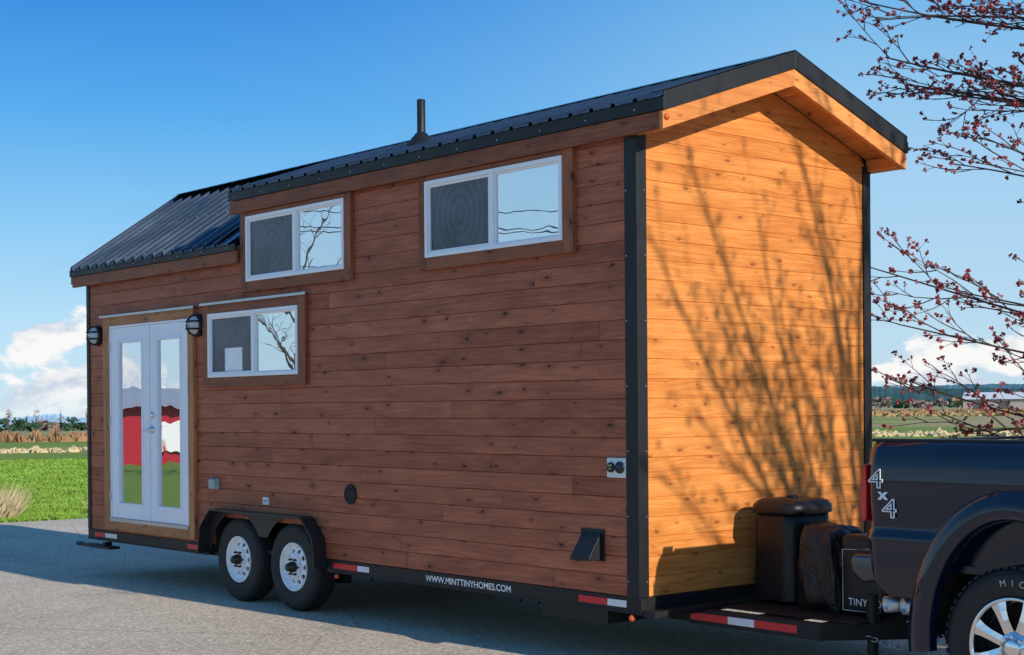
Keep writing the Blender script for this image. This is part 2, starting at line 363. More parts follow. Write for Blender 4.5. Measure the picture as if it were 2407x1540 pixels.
q=MB(); rows(q,'y',gab(TL),-1,LX,4.0,False); q.obj('siding',M_front,H,recalc=False)
def screws(q,pts,ax,m=1):
    for p in pts: q.cyl(p,ax,.0055,.004,.003,8,m)
q=MB(); q.box((-.10,-.012,ZB),(.012,-.002,3.44)); q.box((.002,-.0015,ZB),(.012,.078,3.5))
screws(q,[(-.085,-.012,ZB+.1+i*.42) for i in range(7)],(0,-1,0)); screws(q,[(.012,.06,ZB+.1+i*.42) for i in range(7)],(1,0,0))
q.obj('corner_trim',[M_black,M_steel],H,bevel=.003)
q=MB(); q.box((.002,WY-.075,ZB),(.012,WY+.012,3.48)); q.box((-.10,WY+.002,ZB),(.0015,WY+.012,3.44)); q.obj('corner_trim',M_black,H)
q=MB(); q.box((LX-.012,-.012,ZB),(LX+.05,-.002,3.03)); q.box((LX-.012,-.0015,ZB),(LX-.002,.07,3.03)); q.obj('corner_trim',M_black,H)
roof=empty('roof',(-4,RY,3.5),parent=H)
E=-.062; ox=.294; XD=-4.99; XL=-8.27
def sheet(q,x0,x1,Tf,ya,yb,rib=.2,h=.022,th=.006):
    xs=[(x0,0)]; x=x0+.04
    while x<x1-.05:
        xs+=[(x,0),(x+.012,h),(x+.034,h),(x+.046,0)]
        if x+rib*.5+.03<x1-.02: xs+=[(x+rib*.55,0),(x+rib*.55+.006,.004),(x+rib*.55+.02,.004),(x+rib*.55+.026,0)]
        x+=rib
    xs.append((x1,0)); vs=[]
    for x,hh in xs: vs+=[(x,ya,Tf(ya)+hh),(x,yb,Tf(yb)+hh),(x,ya,Tf(ya)+hh-th)]
    n=len(xs); q.add(vs,[(3*i,3*i+3,3*i+4,3*i+1) for i in range(n-1)]+[(3*i,3*i+2,3*i+5,3*i+3) for i in range(n-1)])
q=MB()
sheet(q,XD,ox,T,E-.02,RY); sheet(q,XD,ox,T,WY-E+.02,RY)
sheet(q,XL,XD-.002,TL,E-.02,RY,h=.030); sheet(q,XL,XD-.002,TL,WY-E+.02,RY,h=.030)
for x in [XL+.063+.2*i for i in range(17)]:
    for k in (.05,.5,.92):
        y=E+(RY-E)*k
        q.cyl((x+.07,y,TL(y)),(0,-.57,.82),.005,.004,.004,6,1)
q.prism([(RY-.13,T(RY-.13)+.028),(RY,4.118),(RY+.13,T(RY-.13)+.028),(RY,4.11)],0,XL,ox+.003)
q.obj('roof_sheet',[M_roof,M_steel],roof,recalc=False)
q=MB()
for (x0,x1,Tf) in ((XD+.003,ox-.03,T),(XL+.03,XD,TL)):
    q.prism([(E+.03,Tf(E+.03)-.012),(RY,Tf(RY)-.012),(WY-E-.03,Tf(WY-E-.03)-.012),(WY-E-.03,Tf(WY-E-.03)-.10),(RY,Tf(RY)-.10),(E+.03,Tf(E+.03)-.10)],0,x0,x1)
q.obj('roof_deck',M_frame,roof)
q=MB()
for ya,sg in ((0-.02,1),(WY+.02,-1)):
    n=11
    for i in range(n):
        y0=ya+(RY-ya)*i/n; y1=ya+(RY-ya)*(i+1)/n-.004*sg
        q.prism([(y0,T(y0)-.125),(y1,T(y1)-.125),(y1,T(y1)-.14),(y0,T(y0)-.14)],0,-.005,ox-.03,0,random.random())
q.prism([(E+.035,3.445),(.02,3.445),(.02,T(.02)-.145),(E+.035,T(E)-.145)],0,.0,ox-.034,0,.5); q.prism([(WY-E-.035,3.445),(WY-.02,3.445),(WY-.02,T(WY-.02)-.145),(WY-E-.035,T(WY-E)-.145)],0,.0,ox-.034,0,.7)
o=q.obj('soffit',M_fas,roof)
def rake(x0,x1,Tf,wt,wb,mat,name,lab=None,scr=False):
    for ya in (E,WY-E):
        q=MB(); q.prism([(ya,Tf(ya)-wt),(RY,Tf(RY)-wt),(RY,Tf(RY)-wb),(ya,Tf(ya)-wb)],0,x0,x1,0,random.random())
        if scr:
            for k in range(1,5):
                y=ya+(RY-ya)*(k-.5)/4; q.cyl((x1,y,Tf(y)-wb+.02),(1,0,0),.006,.005,.004,8)
        q.obj(name,mat,roof,bevel=.002,label=lab)
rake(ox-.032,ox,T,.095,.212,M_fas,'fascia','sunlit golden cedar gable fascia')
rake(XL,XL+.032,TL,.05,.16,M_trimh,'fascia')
rake(ox+.001,ox+.012,T,-.03,.097,M_black,'rake_trim',None,True); rake(XL-.012,XL-.001,TL,-.03,.05,M_black,'rake_trim')
rake(XD-.012,XD-.004,T,-.02,.06,M_black,'rake_trim')
for ya in (E,WY-E):
    q=MB(); q.prism([(ya,T(ya)+.03),(RY,T(RY)+.03),(RY,T(RY)+.022),(ya,T(ya)+.022)],0,ox-.10,ox+.012); q.obj('rake_trim',M_black,roof)
def onebox(name,a,b,mat,parent,bevel=0,c=None,label=None):
    q=MB(); q.box(a,b,0,random.random() if c is None else c); return q.obj(name,mat,parent,bevel=bevel,label=label)
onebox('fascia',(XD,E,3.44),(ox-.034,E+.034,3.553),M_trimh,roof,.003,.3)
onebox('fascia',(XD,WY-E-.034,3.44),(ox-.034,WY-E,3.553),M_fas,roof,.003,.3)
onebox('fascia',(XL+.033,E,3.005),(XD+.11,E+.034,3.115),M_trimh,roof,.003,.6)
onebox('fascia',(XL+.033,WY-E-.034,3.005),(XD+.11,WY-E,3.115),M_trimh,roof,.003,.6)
for (x0,x1,z0,z1) in ((XD,ox+.012,3.556,3.635),(XL-.01,XD+.105,3.118,3.175)):
    q=MB(); q.box((x0,E-.010,z0),(x1,E-.001,z1)); x=x0+.1
    while x<x1-.05: q.cyl((x,E-.010,z0+.03),(0,-1,0),.006,.005,.004,8,1); x+=.45
    q.obj('drip_edge',[M_black,M_steel],roof)
    onebox('drip_edge',(x0,WY-E+.001,z0),(x1,WY-E+.01,z1),M_black,roof)
q=MB(); q.prism([(0,2.95),(0,T(0)-.1),(RY,T(RY)-.1),(RY,TL(RY)-.1)],0,-4.885,-4.872); q.obj('dormer_cheek',M_trimh,roof)
onebox('corner_trim',(-4.90,-.012,3.16),(-4.845,-.002,3.44),M_black,roof)
q=MB(); q.lathe((-2.91,.5,3.80),(0,0,1),[(.13,0),(.13,.03),(.115,.045),(.075,.095),(.045,.13),(.036,.135),(.034,.14),(.034,.40),(.031,.403),(.028,.40)],28); q.obj('vent_pipe',M_black,roof)
for yy,zz_ in ((-.03,3.515),(WY+.03,3.515)):
    q=MB(); q.lathe((ox+.0005,yy,zz_),(1,0,0),[(.022,0),(.022,.006),(.016,.014),(.0,.018)],16); q.obj('marker_lamp',M_amber,roof)
def window(tx0,tx1,tz0,tz1,wx0,wx1,wz0,wz1,mid,flash=False):
    e=empty('window',((wx0+wx1)/2,-.02,wz0),parent=H)
    Y=-.038
    onebox('window_trim',(tx0,Y,tz0),(wx0-.001,-.001,tz1),M_trimv,e,.003); onebox('window_trim',(wx1+.001,Y,tz0),(tx1,-.001,tz1),M_trimv,e,.003)
    onebox('window_trim',(wx0,-.036,tz0),(wx1,-.001,wz0-.001),M_trimh,e,.003)
    if tz1-wz1>.02: onebox('window_trim',(wx0,-.036,wz1+.001),(wx1,-.001,tz1-.001),M_trimh,e,.003)
    w=.030
    q=MB(); y0,y1=-.046,-.002
    q.box((wx0,y0,wz0),(wx0+w,y1,wz1)); q.box((wx1-w,y0,wz0),(wx1,y1,wz1)); q.box((wx0+w,y0,wz0),(wx1-w,y1,wz0+w)); q.box((wx0+w,y0,wz1-w),(wx1-w,y1,wz1))
    q.box((mid-.022,y0+.004,wz0+w),(mid+.022,y1,wz1-w))
    for a,b_,yy in ((wx0+w,mid-.022,-.032),(mid+.022,wx1-w,-.028)):
        s=.020 if a<mid-.1 else .014
        q.box((a,yy,wz0+w),(a+s,y1,wz1-w)); q.box((b_-s,yy,wz0+w),(b_,y1,wz1-w)); q.box((a+s,yy,wz0+w),(b_-s,y1,wz0+w+s)); q.box((a+s,yy,wz1-w-s),(b_-s,y1,wz1-w))
    q.box((mid+.024,-.034,(wz0+wz1)/2-.05),(mid+.034,-.0285,(wz0+wz1)/2+.0))
    q.obj('window_frame',M_white,e,bevel=.002)
    onebox('window_glass',(mid+.023,-.016,wz0+w),(wx1-w-.001,-.006,wz1-w),M_glass,e)
    onebox('insect_screen',(wx0+w+.001,-.018,wz0+w),(mid-.023,-.006,wz1-w),M_screen,e)
    if flash:
        q=MB(); q.prism([(-.001,tz1+.002),(-.001,tz1+.014),(-.055,tz1+.012),(-.055,tz1-.010),(-.0525,tz1-.010),(-.0525,tz1+.002)],0,tx0-.03,tx1+.03); q.obj('drip_cap',M_steel,e)
    return e
w1=window(-5.53,-3.82,1.91,2.67,-5.43,-3.93,2.0,2.58,-4.65,True)
window(-4.845,-3.15,2.74,3.439,-4.75,-3.24,2.83,3.40,-3.97)
window(-2.25,-.56,2.74,3.439,-2.17,-.66,2.83,3.40,-1.40)
onebox('painted_reflection',(-5.16,-.0195,2.055),(-4.86,-.0185,2.26),simple('reflection_white',(.88,.9,.93),.5),w1)  # bright reflection in the pane, put in as a thin white panel
# door
D=empty('door',(-6.6,-.02,.5),parent=H)
onebox('door_trim',(-7.58,-.038,.502),(-7.42,-.001,2.66),M_doorw,D,.003,.5); onebox('door_trim',(-5.81,-.038,.502),(-5.71,-.001,2.66),M_doorw,D,.003,.8)
onebox('door_trim',(-7.419,-.037,2.56),(-5.811,-.001,2.659),M_doorh,D,.003); onebox('door_trim',(-7.419,-.04,.503),(-5.811,-.001,.59),M_doorh,D,.003)
q=MB(); q.prism([(-.001,2.662),(-.001,2.674),(-.058,2.672),(-.058,2.65),(-.0555,2.65),(-.0555,2.662)],0,-7.62,-5.67); q.obj('drip_cap',M_steel,D)
onebox('door_sill',(-7.418,-.05,.591),(-5.812,-.004,.625),M_steel,D)
q=MB(); q.prism([(-7.418,.626),(-7.40,.626),(-7.40,2.54),(-5.83,2.54),(-5.83,.626),(-5.812,.626),(-5.812,2.559),(-7.418,2.559)],1,-.043,-.004); q.obj('door_frame',M_doorpaint,D)
for (a,b_,ga,gb) in ((-7.398,-6.585,-7.235,-6.73),(-6.578,-5.832,-6.42,-5.955)):
    lf=empty('door_leaf',((a+b_)/2,-.02,.63),parent=D)
    q=MB(); z0,z1,g0,g1=.628,2.538,.775,2.39; Y=-.036
    q.box((a,Y,z0),(ga,-.005,z1)); q.box((gb,Y,z0),(b_,-.005,z1)); q.box((ga,Y,z0),(gb,-.005,g0)); q.box((ga,Y,g1),(gb,-.005,z1))
    s=.018
    for (p0,p1,r0_,r1_) in ((ga-s,ga+.006,g0-s,g1+s),(gb-.006,gb+s,g0-s,g1+s)): q.box((p0,Y-.010,r0_),(p1,-.006,r1_))
    q.box((ga+.006,Y-.010,g0-s),(gb-.006,-.006,g0+.006)); q.box((ga+.006,Y-.010,g1-.006),(gb-.006,-.006,g1+s))
    if a>-7: q.box((a-.03,Y-.008,z0),(a+.012,Y-.001,z1))
    q.obj('door_panel',M_doorpaint,lf,bevel=.004)
    onebox('door_glass',(ga+.001,-.020,g0+.001),(gb-.001,-.008,g1-.001),M_dglass,lf)
Y=-.036
q=MB(); q.lathe((-6.515,Y-.002,1.66),(0,-1,0),[(.032,0),(.032,.012),(.022,.022),(.0,.026)],20); q.obj('door_lock',M_chrome,D)
q=MB(); q.lathe((-6.515,Y-.002,1.52),(0,-1,0),[(.034,0),(.034,.01),(.014,.018),(.013,.05),(.0,.052)],20)
q.tube([Vector((-6.515,Y-.045,1.52)),Vector((-6.56,Y-.055,1.522)),Vector((-6.63,Y-.05,1.515))],[.012,.011,.008],8); q.obj('door_handle',M_chrome,D)
for z in (.85,1.6,2.35):
    q=MB(); q.cyl((-7.408,-.045,z-.05),(0,0,1),.009,.009,.1,10); q.obj('door_hinge',M_steel,D)
M_lampg=simple('frosted_lamp_glass',(.50,.54,.58),.2,0,.15,20)
for (lx,lz) in ((-7.75,2.48),(-5.66,2.49)):
    e=empty('wall_lamp',(lx,-.02,lz),parent=H)
    q=MB(); q.lathe((lx,-.001,lz),(0,-1,0),[(.0,0),(.105,0),(.105,.03),(.092,.05),(.075,.052)],32); q.obj('lamp_base',M_black,e)
    q=MB(); q.lathe((lx,-.035,lz),(0,-1,0),[(.088,0),(.085,.03),(.068,.058),(.04,.072),(.0,.078)],32); q.obj('lamp_glass',M_lampg,e)
    q=MB()
    pts=[Vector((lx,-.045-.085*math.sin(k),lz+.092*math.cos(k))) for k in [math.pi*i/14 for i in range(15)]]; q.tube(pts,[.008]*15,8)
    for dz in (-.035,.035):
        rr=math.sqrt(.092**2-dz**2); pts=[Vector((lx+rr*math.cos(k),-.045-.085*rr/.092*math.sin(k),lz+dz)) for k in [math.pi*i/14 for i in range(15)]]; q.tube(pts,[.008]*15,8)
    q.obj('lamp_cage',M_black,e)
q=MB(); q.box((-5.44,-.03,.985),(-5.30,-.001,1.08)); q.box((-5.425,-.05,.99),(-5.315,-.029,1.07)); q.obj('outlet_box',M_grey,H,bevel=.004)
q=MB(); q.box((-4.545,-.015,.88),(-4.455,-.001,.945)); q.box((-4.53,-.018,.915),(-4.47,-.014,.92),1); q.box((-4.53,-.018,.90),(-4.47,-.014,.903),1); q.obj('outlet_plate',[M_wht,M_dark],H,bevel=.001)
q=MB(); q.lathe((-3.22,-.001,1.02),(0,-1,0),[(.08,0),(.08,.014),(.064,.022),(.062,.01),(0,.01)],32)
for i in range(-3,4): w_=math.sqrt(.062**2-(i*.017)**2); q.box((-3.22-w_,-.02,1.02+i*.017-.004),(-3.22+w_,-.010,1.02+i*.017+.004))
q.obj('round_vent',M_plastic,H)
e=empty('power_inlet',(-.19,-.01,1.31),parent=H)
onebox('inlet_plate',(-.275,-.016,1.245),(-.102,-.001,1.375),simple('pale_inlet_plate',(.70,.72,.72),.4),e,.006)
M_sock=simple('dark_blue_plastic',(.008,.012,.03),.35)
for cx_,rr in ((-.232,.034),(-.150,.040)):
    q=MB(); q.lathe((cx_,-.015,1.312),(0,-1,0),[(rr,0),(rr*.95,.014),(.0,.016)],24,0); q.obj('inlet_socket',M_sock,e)
q=MB(); q.box((-.250,-.034,1.322),(-.215,-.0325,1.329)); q.box((-.245,-.034,1.300),(-.22,-.0325,1.306)); q.obj('inlet_label',simple('yellow_print',(.6,.45,.05),.5),e)
q=MB(); q.box((-.53,-.012,.69),(-.31,-.001,.90)); q.add([(-.51,-.012,.885),(-.33,-.012,.885),(-.33,-.012,.70),(-.51,-.012,.70),(-.51,-.13,.72),(-.33,-.13,.72),(-.33,-.13,.70),(-.51,-.13,.70)],[(0,1,5,4),(1,2,6,5),(3,0,4,7),(4,5,6,7),(2,3,7,6)])
q.obj('vent_hood',M_black,H,bevel=.003)
# trailer chassis
CH=empty('trailer_chassis',(-4,RY,.4),parent=H)
q=MB()
q.box((-8.02,-.006,.375),(-5.50,.05,.476)); q.box((-3.56,-.006,.375),(.02,.05,.476)); q.box((-8.02,WY-.05,.375),(.02,WY+.006,.476))
q.box((-.04,.051,.375),(.02,WY-.051,.476)); q.box((-8.02,.051,.375),(-7.96,WY-.051,.476))
q.box((-8.0,.051,.44),(-.041,WY-.051,.474))
for x in [-7.5+.6*i for i in range(12)]: q.box((x,.3,.33),(x+.06,WY-.3,.43))
for y in (.55,WY-.65): q.box((-7.9,y,.27),(-.05,y+.08,.39))
q.box((-5.3,.25,.24),(-3.7,.33,.44)); q.box((-1.0,.06,.27),(-.35,.5,.374))
for x in (-4.96,-4.06): q.cyl((x,.1,.374),(0,1,0),.05,.05,WY-.2,16)
for x in (-2.3,-1.45,-1.25,-3.3): q.cyl((x,.25,.30),(0,0,1),.015,.015,.1,8)
q.box((-8.02,-.012,.372),(-5.5,-.0065,.384)); q.box((-3.56,-.012,.372),(.02,-.0065,.384))
o=q.obj('chassis_frame',M_frame,CH)
q=MB()
for y0,y1 in ((.50,1.15),(WY-.50,WY-1.15)):
    wv=.04 if y0<1 else -.04
    q.prism([(.0,y0-wv),(1.07,y0-wv),(1.57,y1-wv),(1.57,y1+wv),(1.03,y0+wv),(.0,y0+wv)],2,.275,.375)
q.box((.021,.0,.36),(.14,WY,.40)); q.box((.5,.55,.30),(.56,WY-.55,.37)); q.box((1.0,.55,.3),(1.06,WY-.55,.37)); q.box((1.5,RY-.05,.32),(1.85,RY+.05,.42))
q.box((.15,.6,.376),(1.25,WY-.6,.385))
q.cyl((1.25,.75,.05),(0,0,1),.035,.035,.5,16); q.cyl((1.25,.75,.02),(0,0,1),.09,.09,.02,20)
q.obj('tongue_frame',M_frame,CH,bevel=.003)
q=MB(); q.box((-7.98,-.13,.31),(-7.30,.0,.335)); q.box((-7.5,-.10,.334),(-7.44,-.02,.374)); q.cyl((-8.02,-.09,.31),(0,0,1),.012,.012,.04,10); q.cyl((-7.95,-.10,.325),(-1,0,0),.02,.02,.12,12)
q.obj('stabiliser_jack',M_frame,CH,bevel=.004)
for (a,b_,mm) in ((-7.86,-7.62,M_red),(-7.618,-7.36,M_wht),(-5.90,-5.56,M_red),(-3.47,-3.135,M_red),(-3.13,-2.97,M_wht),(-.56,-.29,M_red),(-.285,-.11,M_wht)):
    onebox('reflector_strip',(a,-.0085,.408),(b_,-.0065,.452),mm,CH)
for (a,b_,mm) in ((.02,.34,M_red),(.342,.56,M_wht),(.562,.9,M_red)):
    onebox('reflector_strip',(a,.4575,.302),(b_,.4595,.35),mm,CH)
for x in (-3.42,-.06):
    q=MB(); q.lathe((x,-.001,.345),(0,-1,0),[(.022,0),(.022,.012),(.015,.024),(0,.028)],16); q.obj('marker_lamp',M_amber,CH)
def textmesh(s,size,font_w=0,outline=False):
    c=bpy.data.curves.new('lettering','FONT'); c.body=s; c.size=size; c.extrude=.0006
    if outline: c.fill_mode='NONE'; c.extrude=0; c.bevel_depth=.0035
    c.offset=font_w
    o=bpy.data.objects.new('tmp',c); COL.objects.link(o); dg=bpy.context.evaluated_depsgraph_get()
    me=bpy.data.meshes.new_from_object(o.evaluated_get(dg)); bpy.data.objects.remove(o); return me
def text(s,size,loc,mat,name,parent,font_w=0,outline=False,scx=1.0):
    me=textmesh(s,size,font_w,outline)
    me.materials.clear(); me.materials.append(mat)
    o=bpy.data.objects.new(name,me); COL.objects.link(o); o.location=loc; o.rotation_euler=(math.pi/2,0,0); o.scale=(scx,1,1)
    par(o,parent); return o
tx=text('WWW.MINTTINYHOMES.COM',.066,(-2.235,-.0075,.405),M_text,'website_lettering',CH,.0008)
wd=max(v.co.x for v in tx.data.vertices); tx.scale=(.98/wd,1,1)
q=MB()
ol=[(-5.50,.40),(-5.46,.65),(-5.28,.815),(-3.78,.815),(-3.60,.65),(-3.565,.40)]
il=[(-5.485,.40),(-5.445,.643),(-5.273,.80),(-3.787,.80),(-3.613,.643),(-3.578,.40)]
q.prism(ol+il[::-1],1,-.13,.16)
xs=[-5.44+ i*(1.83/120) for i in range(121)]
def topz(x):
    if x<-5.273: return .643+(x+5.445)/(.172)*.157
    if x>-3.787: return .80-(x+3.787)/.174*.157
    return .80
vs=[]
for x in xs:
    lo=.45
    for cx in (-4.96,-4.06):
        d=abs(x-cx)
        if d<.45: lo=max(lo,.374+math.sqrt(.45**2-d*d)*.93)
    lo=min(lo,topz(x)-.02)
    if -4.96<x<-4.06: lo=max(lo,.60)
    vs+=[(x,-.034,lo),(x,-.034,topz(x))]
q.add(vs,[(2*i,2*i+2,2*i+3,2*i+1) for i in range(120)],0)
q.obj('fender',M_tread,CH,bevel=.003)
def trailer_wheel(cx,y0,cz):
    c=Vector((cx,y0,cz)); e=empty('wheel',c,parent=H)
    q=MB(); ax=(0,-1,0)
    prof=[(.20,-.20),(.30,-.215),(.355,-.20),(.372,-.17),(.374,-.10),(.372,-.035),(.358,-.008),(.345,-.002),(.342,.002),(.32,.004),(.26,.005),(.225,-.002),(.215,-.006),(.203,-.02),(.20,-.2)]
    q.lathe(c,ax,prof,64)
    n=64
    for i in range(n):
        a=2*math.pi*i/n
        for t0,t1 in ((-.165,-.115),(-.085,-.04)):
            rr=.3765; da=.033
            P=[]
            for (an,tt) in ((a-da,t0),(a+da,t0),(a+da+.015,t1),(a-da+.015,t1)): P.append(c+Vector((rr*math.cos(an),-tt,rr*math.sin(an))))
            q.add(P,[(0,1,2,3)])
    q.obj('tyre',M_rub,e,recalc=False)
    q=MB()
    q.lathe(c,ax,[(.203,-.03),(.207,-.004),(.203,.002),(.196,-.001),(.190,-.02),(.176,-.045),(.165,-.05)],64)
    def P(rr,th):
        dep=-.05+.035*max(0,min(1,(.165-rr)/.06)); return c+Vector((rr*math.cos(th),-dep,rr*math.sin(th)))
    N=10
    for k in range(N):
        th0=2*math.pi*k/N; hw=math.pi/N; rc=.132; hr=.033; M=20
        inn=[];out=[]
        for j in range(M):
            f=2*math.pi*j/M; cx_,cy_=math.cos(f),math.sin(f)
            inn.append(P(rc+.019*cx_,th0+hw*.55*cy_))
            m_=max(abs(cx_),abs(cy_)); out.append(P(rc+hr*cx_/m_,th0+hw*cy_/m_))
        q.add(inn+out,[(j,(j+1)%M,(j+1)%M+M,j+M) for j in range(M)],0,.5,False)
        inn2=[p+Vector((0,.02,0)) for p in inn]; q.add(inn+inn2,[(j,j+M,(j+1)%M+M,(j+1)%M) for j in range(M)])
    q.lathe(c,ax,[(.0995,-.0117),(.085,-.008),(.06,-.012),(.0,-.012)],48)
    q.obj('rim',M_rimw,e,recalc=False)
    q=MB(); q.cyl(c+Vector((0,.08,0)),ax,.19,.19,.01,32); q.obj('brake_drum',M_dark,e)
    q=MB(); q.lathe(c,ax,[(.045,-.012),(.045,.025),(.036,.03),(.034,.055),(.028,.062),(.0,.063)],24)
    for k in range(6):
        th=2*math.pi*k/6; q.cyl(c+Vector((.07*math.cos(th),.01,.07*math.sin(th))),ax,.011,.009,.03,6)
    q.obj('hub',M_hub,e)
trailer_wheel(-4.06,-.02,.374); trailer_wheel(-4.96,-.02,.374)
trailer_wheel(-4.06,WY-.18,.374); trailer_wheel(-4.96,WY-.18,.374)
# ------------------------------------------------------------------ items on tongue
m,t,b=newmat('brown_nylon'); g=t.n('ShaderNodeNewGeometry').outputs['Position']; nn=t.noise(g,6,5,.65,1.6)
t.l(t.mix(t.mr(nn,.45,.72),(.006,.005,.006),(.035,.014,.008)),b.inputs['Base Color']); b.inputs['Roughness'].default_value=.36
bp=t.n('ShaderNodeBump'); bp.inputs['Strength'].default_value=.8; bp.inputs['Distance'].default_value=.025; t.l(nn,bp.inputs['Height']); t.l(bp.outputs[0],b.inputs['Normal']); M_bag=m
def clothbox(a,b,seed,amp=.018,bv=.14,taper=0):
    bm=bmesh.new(); bmesh.ops.create_cube(bm,size=1)
    bmesh.ops.bevel(bm,geom=bm.edges[:],offset=bv,segments=5,profile=.5,affect='EDGES')
    bmesh.ops.subdivide_edges(bm,edges=bm.edges[:],cuts=4,use_grid_fill=True)
    A=Vector(a);B=Vector(b);c=(A+B)/2;s=B-A
    for v in bm.verts:
        k=1-taper*(v.co.z+.5)
        p=Vector((v.co.x*s.x*k,v.co.y*s.y*k,v.co.z*s.z)); n=Vector((p.x,p.y,p.z*.5)).normalized()
        d=mnoise.noise(Vector((p.x*7,p.y*7,p.z*2.0))+Vector((seed,0,0)))*amp+(1-abs(mnoise.noise(Vector((p.x*14,p.y*14,p.z*3.5))+Vector((0,seed,0)))*2.2))*amp*.45
        v.co=c+p+n*d
    me=bpy.data.meshes.new('cover'); bmesh.ops.recalc_face_normals(bm,faces=bm.faces); bm.to_mesh(me); bm.free()
    for p in me.polygons: p.use_smooth=True
    return me
def rawobj(name,me,mats,parent=None):
    for mm in mats: me.materials.append(mm)
    o=bpy.data.objects.new(name,me); COL.objects.link(o)
    if parent: par(o,parent)
    return o
TK=empty('gas_tank_cover',(.31,1.17,.4),'black plastic propane tank cover standing on the trailer tongue','tank cover')
def stadium(x0,x1,y0,y1,z,inset,n=8,rr=.11):
    pts=[];x0+=inset;x1-=inset;y0+=inset;y1-=inset; rr=max(.02,rr-inset*.5)
    for cx,cy,a0 in ((x1-rr,y1-rr,0),(x0+rr,y1-rr,90),(x0+rr,y0+rr,180),(x1-rr,y0+rr,270)):
        for i in range(n+1):
            a=math.radians(a0+90*i/n); pts.append((cx+rr*math.cos(a),cy+rr*math.sin(a),z))
    return pts
def loft(q,lay,smooth=True):
    n=len(lay[0]); vs=[p for l in lay for p in l]; q.add(vs,[(k*n+i,k*n+(i+1)%n,(k+1)*n+(i+1)%n,(k+1)*n+i) for k in range(len(lay)-1) for i in range(n)],0,.5,smooth); q.add(lay[-1],[tuple(range(n))])
q=MB(); bb=(.10,.50,.94,1.41)
loft(q,[stadium(*bb,.41,.0),stadium(*bb,.60,.004),stadium(*bb,.90,.012),stadium(*bb,.985,.016),stadium(*bb,.99,.03)]); q.obj('cover_shell',M_plastic,TK)
q=MB(); loft(q,[stadium(*bb,.985,.0),stadium(*bb,1.0,-.008),stadium(*bb,1.04,-.004),stadium(*bb,1.065,.02),stadium(*bb,1.08,.05),stadium(*bb,1.084,.10)]); q.obj('cover_lid',M_plastic,TK)
for y in (1.06,1.20):
    onebox('cover_rib',(.485,y,.50),(.505,y+.07,.93),M_plastic,TK,.008)
q=MB(); q.cyl((.30,1.17,1.08),(0,0,1),.05,.04,.02,16); q.obj('lid_knob',M_plastic,TK,bevel=.005)
BG=empty('covered_battery_box',(.7,1.02,.36),'box under a dark brown wrinkled nylon cover on the tongue','covered box')
rawobj('fabric_cover',clothbox((.56,.86,.385),(.90,1.22,.92),3,.04,.18,.05),[M_bag],BG)
TB=empty('tool_box',(1.03,1.05,.36),'black soft case with white piping and lettering on the tongue','tool box')
rawobj('case_shell',clothbox((.93,.86,.386),(1.28,1.22,.89),8,.010,.1),[M_plastic],TB)
q=MB(); q.tube([Vector(p) for p in ((.96,.842,.42),(.96,.842,.80),(1.23,.842,.81),(1.24,.842,.42),(.96,.842,.42))],[.0025]*5,5); q.obj('white_piping',M_text,TB)
text('TINY',.065,(1.005,.836,.455),M_text,'case_lettering',TB); text('HOUSE',.065,(1.155,.836,.455),M_text,'case_lettering',TB)
# ------------------------------------------------------------------ pickup truck
TR=empty('pickup_truck',(4.4,1.25,0),'dark navy pickup truck hitched to the tiny house trailer','pickup truck')
TY0=.24; TY1=2.26; WX=2.50; WZ=.42
def yprof(z):
    pts=[(.60,-.06),(.70,-.02),(.80,-.004),(.90,.004),(.955,.018),(.97,.010),(.985,-.008),(1.02,-.012),(1.15,.0),(1.28,.004),(1.36,-.004),(1.42,-.018),(1.46,-.035),(1.485,-.055),(1.50,-.085)]
    if z<=pts[0][0]: return pts[0][1]
    for (a,p),(b_,r_) in zip(pts,pts[1:]):
        if z<=b_: return p+(r_-p)*(z-a)/(b_-a)
    return pts[-1][1]
RXI,RZI=.50,.68
def sidepanel(q,x0,x1,topf,wxs,side,zb=.62,nr=40):
    n=int((x1-x0)/.02); vs=[]
    for i in range(n+1):
        x=x0+(x1-x0)*i/n; lo=zb
        if x<x0+.16 and x0<2: lo=zb+.20*(1-(x-x0)/.16)**1.5
        for w_ in wxs:
            d=abs(x-w_)
            if d<RXI: lo=max(lo,WZ+RZI*math.sqrt(1-(d/RXI)**2))
        tp=topf(x)
        for k in range(nr+1):
            z=lo+(tp-lo)*k/nr; yo=yprof(z)
            rear=-.07*max(0,1-(x-x0)/.10)**2 if x0<2 else 0
            y=(TY0-yo-rear) if side>0 else (TY1+yo+rear); vs.append((x,y,z))
    q.add(vs,[(i*(nr+1)+k,(i+1)*(nr+1)+k,(i+1)*(nr+1)+k+1,i*(nr+1)+k+1) for i in range(n) for k in range(nr)],0,.5,True)
q=MB()
for sgn in (1,-1):
    sidepanel(q,1.545,3.90,lambda x:1.50+.006*(x-1.5),[WX],sgn)
q.box((1.575,TY0+.08,1.0),(1.62,TY1-.08,1.48)); q.box((3.84,TY0+.07,.8),(3.89,TY1-.07,1.49)); q.box((1.6,TY0+.09,.78),(3.88,TY1-.09,.82))
q.box((1.62,TY0+.12,.82),(3.83,TY0+.14,1.47)); q.box((1.62,TY1-.14,.82),(3.83,TY1-.12,1.47))
q.box((1.58,TY0+.08,.70),(1.60,TY1-.08,.999))
o=q.obj('truck_bed',M_truck,TR,recalc=True)
for a,b_ in ((TY0+.075,TY0+.17),(TY1-.17,TY1-.075)): onebox('bed_rail_cap',(1.56,a,1.494),(3.88,b_,1.512),M_plastic,TR,.006)
onebox('tailgate_cap',(1.572,TY0+.18,1.482),(1.63,TY1-.18,1.50),M_plastic,TR,.006)
